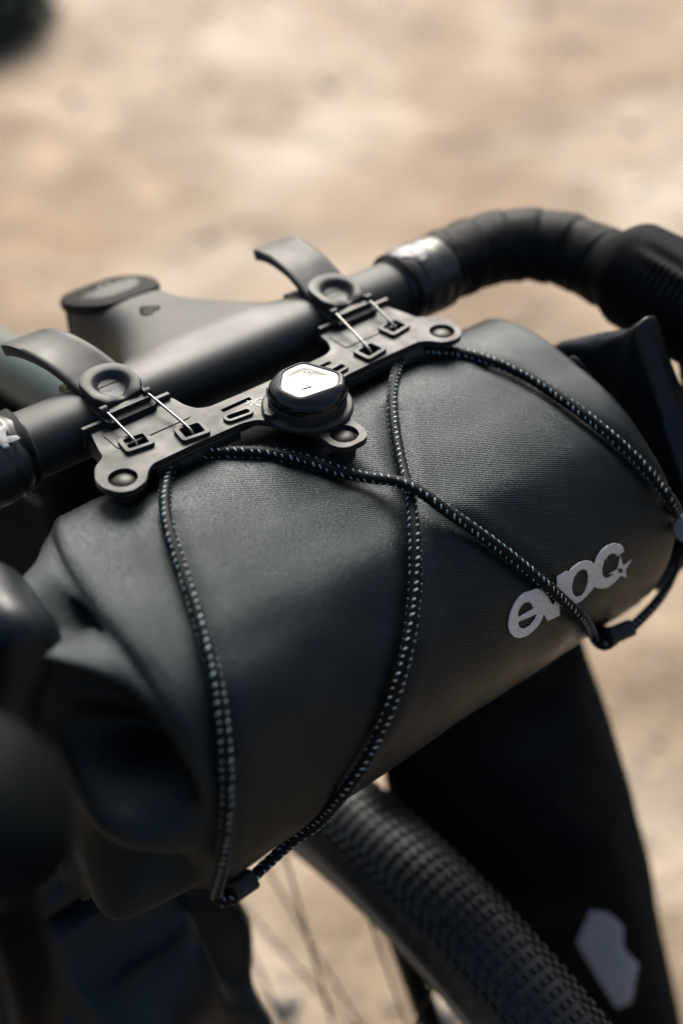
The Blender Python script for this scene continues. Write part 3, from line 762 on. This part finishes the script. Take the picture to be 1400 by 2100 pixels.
# ---- one-piece bar and stem
def bar_section(x):
    ax = abs(x); w_ = sstep(62, 15, ax)
    ry_f = 14.2; ry_b = lerp(14.2, 30, sstep(60, 0, ax)); rz = lerp(13.2, 12.6, w_)
    return ry_f, ry_b, rz
NB = 40; R_ = []
for j in range(121):
    x = lerp(-150, 150, j/120); f_, b_, z_ = bar_section(x); r_ = []
    for i in range(NB):
        a = 2*math.pi*i/NB; c, s = math.cos(a), math.sin(a); n = 2.35
        q = 1/((abs(c)**n+abs(s)**n)**(1/n)); rr_ = (b_ if c > 0 else f_)
        yy = HY+c*q*rr_; zz = HZ+s*q*z_
        r_.append((x, yy, zz))
    R_.append(r_)
hbV, hbF = loft(R_)
# stem: sections across x, walking back from the bar
R_ = []
for j in range(41):
    t = j/40; y = lerp(14, 104, t)
    hw = lerp(48, 20, sstep(-.25, .66, t))+lerp(0, 2, sstep(.6, 1, t)); topz = lerp(17.4, -1.0, t**.9); botz = lerp(-6, -46, sstep(.0, .75, t)); r_ = []
    cz = (topz+botz)/2; hz = (topz-botz)/2
    for i in range(48):
        a = 2*math.pi*i/48; c, s = math.cos(a), math.sin(a); n = 4.2
        q = 1/((abs(c)**n+abs(s)**n)**(1/n)); r_.append((hw*c*q, y, cz+hz*s*q))
    R_.append(r_)
V, F = loft(R_); n0 = len(hbV)
hb = part('handlebar', hbV+V, hbF+[tuple(i+n0 for i in f) for f in F], M['carbon'], bike, angle=0)
rm = hb.modifiers.new('blend', 'REMESH'); rm.mode = 'VOXEL'; rm.voxel_size = 1.5*S; rm.use_smooth_shade = True
sm = hb.modifiers.new('soften', 'SMOOTH'); sm.factor = .8; sm.iterations = 26
bpy.context.view_layer.update(); dg = bpy.context.evaluated_depsgraph_get(); me2 = bpy.data.meshes.new_from_object(hb.evaluated_get(dg))
hb.modifiers.clear(); hb.data = me2
for p in me2.polygons: p.use_smooth = True
stem_bvh = BVHTree.FromPolygons([v.co/S for v in me2.vertices], [tuple(p.vertices) for p in me2.polygons])
# rounded rear of the stem round the steerer
def capo(scale, cy=103): return [(x*scale, cy+(y-cy)*scale) for x, y in rounded([(-13, 78), (13, 78), (19.5, 92), (20, 108), (13, 121), (-13, 121), (-20, 108), (-19.5, 92)], 7, 5)]
def prism(shape_z, name, m, parent, **k):
    R2 = [[(x, y, z-8-.33*(y-100)) for x, y in capo(s)] for s, z in shape_z]; V, F = loft(R2); return part(name, V, F, m, parent, **k)
prism([(1.0, -42), (1.03, -40), (1.03, -2), (1.0, -1)], 'stem_clamp', M['forkm'], bike, angle=40)
tc_ = prism([(1.04, 0), (1.10, 1), (1.12, 3.5), (1.08, 5), (.98, 5.6), (.35, 5.9), (.3, 4.2), (.05, 4.1)], 'top_cap', mat('cap_plastic', (.004, .0055, .0055), .6, spec=.05, bump=.2), bike, angle=40)
V, F = lathe([(4.2, -8), (4.2, -2.6), (3.6, -2.2), (2.2, -2.2), (2.0, -4.6), (.2, -4.6)], 0, 103, 24); part('cap_bolt', V, F, M['rivet'], tc_)
prism([(1.0, -60), (1.04, -58.6), (1.04, -43.6), (1.0, -42.2)], 'headset_spacer', M['forkm'], bike, angle=40)
# hole in the stem, its dark painted as a flat rounded heart-shaped patch
def onmesh(bvh, fallback=None):
    def f(px, py, l):
        d = ray(px, py).normalized(); h = bvh.ray_cast(CAM, d)
        if h[0] is None: return fallback or CAM+d*500
        n = h[1] if h[1].dot(d) < 0 else -h[1]; return h[0]+n*l
    return f
decal.maxlen = 8
decal('stem_hole_patch', rounded([(286, 634), (290, 629), (328, 627), (330, 633), (318, 637), (311, 645), (298, 648), (288, 645)], 3, 3), [], mat('hole_dark', (.001, .001, .001), .5, spec=.05), bike, onmesh(stem_bvh), .3, 2)
# ---- tape, bands, hoods on both drops
def drop(sg):
    path = [(96, 4, 4.6), (120, 5, 4.6), (142, 5.5, 5), (160, 3, 5), (176, -6, 5), (187, -20, 4), (192, -38, 2), (192, -58, 0), (190, -78, 1), (189, -98, 4)]
    P = resample(catmull([Vector((sg*x, y, z)) for x, y, z in path], 12), 1.2)
    pitch = 17.0
    def rf(i, a, L):
        ph = ((L+a*2.6*sg) % pitch)/pitch
        return 1+.068*(ph**.7)*sstep(0, 14, L)-.03*sstep(.9, 1, ph)+.035*nz(L/8, math.cos(a)*2, math.sin(a)*2+sg)
    V, F, UV = tube(P, lambda s: (16.2+1.2*s, 16.6+2.4*s), 40, rfn=rf, fixed=True)
    tp = part('bar_tape', V, F, M['tape'], bike, angle=0)
    # finishing band: tapered edge, then a wrinkled glossy wrap
    Q = [Vector((sg*x, HY, HZ)) for x in [95.5+i*.6 for i in range(45)]]
    def rb(i, a, L):
        return 1+.012*nz(L/4, math.cos(a)*3, math.sin(a)*3+sg)*2-.03*math.exp(-((L-8+1.5*math.sin(a))/1.0)**2)+.02*sstep(3, 0, L)
    V, F, UV = tube(Q, lambda s: (15.2+2.4*sstep(0, .35, s), 15.9+2.2*sstep(0, .35, s)), 40, rfn=rb, fixed=True)
    bd = part('finishing_band', V, F, M['band'], tp, angle=0); bv = BVHTree.FromPolygons([Vector(v) for v in V], F)
    # hood: from the front of the bend forward
    hp = [(190, -44, 5), (190, -62, 6), (190, -84, 4), (190, -110, 3), (190, -135, 8), (190, -155, 20), (190, -168, 40)]
    H = resample(catmull([Vector((sg*x, y, z)) for x, y, z in hp], 12), .8); n = len(H)
    def hr(s): 
        e = sstep(0, .12, s)
        return (lerp(16, 25.5, e)*(1-.12*sstep(.25, .6, s))+3*sstep(.75, 1, s), lerp(18, 23, e)*(1-.16*sstep(.3, .8, s)))
    def rh(i, a, L):
        side = abs(math.sin(a)); 
        rib = .013*math.sin(L*2*math.pi/3.6)*sstep(26, 36, L)*sstep(.35, .8, side)*(1 if math.cos(a) > -.8 else 0)
        crest = .05*math.exp(-((abs(math.atan2(math.sin(a), math.cos(a)))-.62)/.10)**2)*sstep(18, 34, L)
        groove = -.05*math.exp(-((abs(math.atan2(math.sin(a), math.cos(a)))-.42)/.10)**2)*sstep(18, 34, L)
        return 1+rib+crest+groove
    V, F, UV = tube(H, hr, 96, rfn=rh, fixed=False)
    hd = part('brake_hood', V, F, M['hood'], bike, angle=0)
    # lever blade below the hood
    lv = catmull([Vector((sg*190, -150, 0)), Vector((sg*192, -166, -20)), Vector((sg*196, -170, -60)), Vector((sg*200, -150, -110))], 8)
    V, F, _ = tube(lv, lambda s: (6-2*s, 9-3*s), 14); part('brake_lever', V, F, M['forkm'], bike, angle=0)
    # the drop below
    dp = catmull([Vector((sg*190, -98, 0)), Vector((sg*192, -112, -22)), Vector((sg*198, -108, -62)), Vector((sg*204, -72, -100)), Vector((sg*208, -20, -118)), Vector((sg*210, 40, -122))], 12)
    V, F, _ = tube(resample(dp, 1.5), 15.5, 28, rfn=lambda i, a, L: 1+.07*((((L+a*2.6) % 17)/17)**.7)); part('drop_tape', V, F, M['tape'], bike, angle=0)
    return bd, bv
bdL, bvL = drop(-1); bdR, bvR = drop(1)
decal.maxlen = 9
fL = onmesh(bvL); fR = onmesh(bvR)
decal('band_mark', [(-8, 884), (4, 876), (10, 868), (14, 884), (13, 896), (34, 894), (42, 899), (28, 909), (14, 909), (20, 916), (10, 921), (-8, 908), (-10, 896)], [], M['print_white'], bdL, fL, .3, 3)
decal('band_mark', rounded([(790, 522), (812, 508), (838, 503), (862, 514), (880, 530), (862, 540), (846, 530), (828, 527), (812, 536)], 6, 3), [], mat('pale_blotch', (.05, .05, .048), .5, noise_amt=.5, noise_scale=300), bdR, fR, .3, 3)  # pale blotch on the right band

# ---- frame stub: head tube, top tube, down tube
def steer(z, off=0): return Vector((0, 103-(-z-5)*math.tan(math.radians(18.5))-off, z))
V, F, _ = tube([steer(-62), steer(-70), steer(-130), steer(-195)], lambda s: (24+3*s, 22+2*s), 30, up=(0, 1, 0)); part('head_tube', V, F, M['frame'], bike, angle=30)
V, F, _ = tube(catmull([steer(-88)+Vector((0, 8, 0)), Vector((0, 160, -100)), Vector((0, 300, -128)), Vector((0, 620, -190))], 8), lambda s: (19, 17), 26); part('top_tube', V, F, M['frame'], bike, angle=0)
V, F, _ = tube(catmull([steer(-165)+Vector((0, 6, 0)), Vector((0, 110, -230)), Vector((0, 260, -400)), Vector((0, 520, -660))], 8), lambda s: (27, 24), 28); part('down_tube', V, F, M['forkm'], bike, angle=0)
# ---- fork
def fp(z): return 103+45-93-(-z-5)*0+0
AX = Vector((0, -134, -538)); WR = 336.0
V, F, _ = tube([steer(-196), steer(-225)], lambda s: (24, 24), 24); fk = part('fork_crown', V, F, M['forkm'], bike)
for sg in (-1, 1):
    P = catmull([steer(-214)+Vector((sg*10, 0, 0)), steer(-226)+Vector((sg*40, -4, 0)), Vector((sg*56, 10, -268)), Vector((sg*60, -28, -350)), Vector((sg*60, -72, -450)), Vector((sg*58, AX.y+4, AX.z))], 10)
    V, F, _ = tube(P, lambda s: (lerp(20, 33 if sg > 0 else 23, sstep(0, .3, s))*(1-.45*s), lerp(15, 9, sstep(.1, .6, s))), 26, up=(0, 1, 0), fixed=False); part('fork_leg', V, F, M['forkm'], bike, angle=0)
# ---- front wheel
def ringpt(x, r, a): return Vector((x, AX.y-r*math.sin(a), AX.z+r*math.cos(a)))
def revolve(prof, seg=180, closed=True):
    V = []; F = []; n = len(prof)
    for k in range(seg):
        a = 2*math.pi*k/seg
        for x, r in prof: V.append(ringpt(x, r, a))
    for k in range(seg):
        k2 = (k+1) % seg
        for i in range(n if closed else n-1):
            i2 = (i+1) % n; F.append((k*n+i, k*n+i2, k2*n+i2, k2*n+i))
    return V, F
TR = 23.5; TC = WR-TR-2
prof = [(TR*math.sin(a), TC+TR*math.cos(a)*(1.0 if math.cos(a) > 0 else 1.05)) for a in [math.radians(d) for d in range(-140, 141, 10)]]
V, F = revolve(prof, 240); ty = part('front_tyre', V, F, M['tyre'], bike, angle=0)
rp = [(-13, TC-17), (-15, TC-19), (-15.5, TC-23), (-14, TC-27), (-11, TC-44), (-4, TC-52), (4, TC-52), (11, TC-44), (14, TC-27), (15.5, TC-23), (15, TC-19), (13, TC-17)]
V, F = revolve(rp, 180); rim = part('front_rim', V, F, M['rimc'], bike, angle=40)
for sg in (-1, 1):
    v, f = revolve([(sg*15.2, TC-17.0), (sg*18.6, TC-18.5), (sg*18.6, TC-21.5), (sg*15.4, TC-23.0)], 180); part('rim_glint_line', v, f, M['rimglint'], rim)  # highlight along the rim edge, painted as a pale strip
V, F, _ = tube([AX+Vector((x, 0, 0)) for x in (-52, -34, -33, -25, -24, 24, 25, 33, 34, 52)], lambda s: 12 if .06 < s < .94 else 9, 24, up=(0, 0, 1)); part('hub', V, F, M['forkm'], bike)
for k in range(24):
    a = 2*math.pi*k/24+.07; sg = 1 if k % 2 else -1; t_ = (1 if (k//2) % 2 else -1)*1.25
    v, f, _ = tube([ringpt(sg*28, 20, a+t_), ringpt(sg*2, TC-50, a)], .95, 6, up=(1, 0, 0)); part('spoke', v, f, M['forkm'], rim)
# tread: rows of small blocks, the ones in sight as objects, the rest of the circle as one mesh
rows = [(q, 0, 3.1, 1.7) for q in (-19.6, -14.7, -9.8, -4.9, 0, 4.9, 9.8, 14.7, 19.6)]; rows = [(-23.6, 0, 3.6, 2.2)]+rows+[(23.6, 0, 3.6, 2.2)]
rows = [(d*.93, w_, l_*1.15, h_*.8) for d, w_, l_, h_ in rows]
STEP = 6.3/WR; NT = int(2*math.pi/STEP); vis = []; rest_V = []; rest_F = []
def block_mesh(w_, l_, h_):
    V = [(-w_/2, -l_/2, -1.2), (w_/2, -l_/2, -1.2), (w_/2, l_/2, -1.2), (-w_/2, l_/2, -1.2)]+[(-w_*.42, -l_*.40, h_), (w_*.42, -l_*.40, h_), (w_*.42, l_*.40, h_), (-w_*.42, l_*.40, h_)]
    F = [(4, 5, 6, 7), (0, 1, 5, 4), (1, 2, 6, 5), (2, 3, 7, 6), (3, 0, 4, 7)]
    me = mesh(V, F, 'tread_block'); me.materials.append(M['tyre']); return me
bm_ = {i: block_mesh(3.5 if abs(r[0]) < 19 else 3.8, r[2], r[3]) for i, r in enumerate(rows)}
cnt = 0; cand = []
for k in range(NT):
    a = 2*math.pi*k/NT
    for i, (arc, w_, l_, h_) in enumerate(rows):
        th = arc/TR; aa = a+(STEP/2 if i % 2 else 0)*(1 if abs(arc) > 12 else .0)
        c = ringpt(TR*math.sin(th), TC+TR*math.cos(th), aa); cen = ringpt(0, TC, aa)
        n = (c-cen).normalized(); t = (ringpt(0, TC, aa+.01)-cen).normalized(); b = t.cross(n).normalized()
        Mx = Matrix((b, t, n)).transposed().to_4x4(); Mx.translation = c*S
        d = c-CAM; zz = d.dot(FWD); pxx = 700+FOC*d.dot(RGT)/zz; pyy = 1050-FOC*d.dot(UPV)/zz
        seen = 600 < pxx < 1460 and 1500 < pyy < 2160 and n.dot(d) < 60 and pyy > 1520+0*pxx
        if seen: cand.append((zz, i, Mx))
        else: cand.append((1e9, i, Mx))
cand.sort(key=lambda q: q[0])
for q, (zz, i, Mx) in enumerate(cand):
    if q < 300 and zz < 1e8:
        o = bpy.data.objects.new('tread_block', bm_[i]); COL.objects.link(o); o.parent = ty; o.matrix_local = Mx
    else:
        me = bm_[i]; b0 = len(rest_V); rest_V += [(Mx @ v.co)/S for v in me.vertices]; rest_F += [tuple(b0+j for j in p.vertices) for p in me.polygons]
part('tread', rest_V, rest_F, M['tyre'], ty, smooth=False, kind='stuff')

# ================================================================== FRAME BAG
fb = empty('frame_bag', (0, 0, 0), 'black bag filling the frame behind the head tube, under the handlebar', 'bag')
def frame_bag():
    R_ = []; ol = rounded([(128, -118), (560, -205), (560, -330), (430, -470), (300, -395), (150, -235)], 22, 5)
    my = sum(p[0] for p in ol)/len(ol); mz = sum(p[1] for p in ol)/len(ol)
    for k in range(13):
        t = math.pi*k/12; q = .9+.1*math.sin(t)**.5; q = .9 if k in (0, 12) else q
        R_.append([(-32*math.cos(t)*(1+.06*nz(y/40, z/40, 2)), my+(y-my)*q, mz+(z-mz)*q) for y, z in ol])
    V, F = loft(R_); part('body', V, F, M['black_cloth'], fb, uvs=[(v[1], v[2]) for v in V], angle=0)
    V, F, _ = tube([Vector((-33.5, lerp(150, 520, t/20), lerp(-150, -232, t/20))) for t in range(21)], 1.6, 8); part('zip', V, F, M['rubber'], fb)
frame_bag()
# ================================================================== FORK BAGS
def fork_bag(sg, name, label, c0, c1, r, top_z, m, fold):
    root = empty(name, (0, 0, 0), label, 'bag')
    R_ = []; N = 72; NS = 46
    for k in range(NS):
        t = k/(NS-1); c = Vector(c0).lerp(Vector(c1), t)
        body_ = sstep(0, .28, t); q = lerp(.32, 1, body_); ring = []
        for i in range(N):
            a = 2*math.pi*i/N
            fx = r*lerp(1.05, 1, body_); fy = r*q
            wr = 1+fold*(1-sstep(.2, .75, t))*(.13*math.sin(a*4+t*9+1.2*nz(a, t*3, sg))+.08*math.sin(a*9-t*12))+.03*nz(a*2, t*6, sg*3)
            e = 1-.5*sstep(.95, 1, t)
            ring.append((c.x+fx*wr*e*math.cos(a), c.y+fy*wr*e*math.sin(a), c.z+(7*math.sin(a*2+1) if t < .1 else 0)))
        R_.append(ring)
    V, F = loft(R_); uv = [(v[0]+v[1], v[2]) for v in V]
    part('body', V, F, m, root, uvs=uv, angle=0)
    bvh = BVHTree.FromPolygons([Vector(v) for v in V], F)
    # folded roll across the top and a strap round the middle
    c = Vector(c0); P = [c+Vector((x, 0, 6+2*math.sin(x/14))) for x in [(-r*1.08)+2.16*r*j/20 for j in range(21)]]
    V, F, UV = tube(P, lambda s: (11, 15), 24, rfn=lambda i, a, L: 1+.12*nz(L/15, math.cos(a)*2, math.sin(a)*2+sg)); part('rolled_top', V, F, m, root, uvs=UV, angle=0)
    if sg > 0: return root, bvh
    tm = .55; c = Vector(c0).lerp(Vector(c1), tm)
    R2 = [[(c.x+(r+d)*math.cos(a), c.y+(r+d)*math.sin(a), c.z+z) for a in [2*math.pi*k/60 for k in range(60)]] for d, z in ((-2, -10), (1.2, -10), (1.2, 10), (-2, 10))]
    V, F = loft(R2, cap=False); part('strap', V, F, M['forkm'], root)
    return root, bvh
fbL, bL = fork_bag(-1, 'fork_bag', 'creased dark blue fabric bag below the near left end of the handlebar bag', (-135, -45, -190), (-128, -110, -470), 62, 0, M['navy'], 1.0)
fbR, bR = fork_bag(1, 'fork_bag', 'plain black bag with a pale grey printed emblem, standing beyond the front tyre', (98, -62, -178), (124, -185, -520), 68, 0, M['black_cloth'], .15)
decal.maxlen = 22
decal('emblem_patch', [(1207, 1866), (1238, 1869), (1257, 1880), (1275, 1900), (1275, 1943), (1306, 1978), (1300, 2010), (1292, 2056), (1262, 2068), (1225, 2010), (1178, 1930)], [], M['print_grey'] if False else mat('grey_print', (.11, .13, .155), .6, spec=.1, noise_amt=.1), fbR, onmesh(bR), .6, 3)
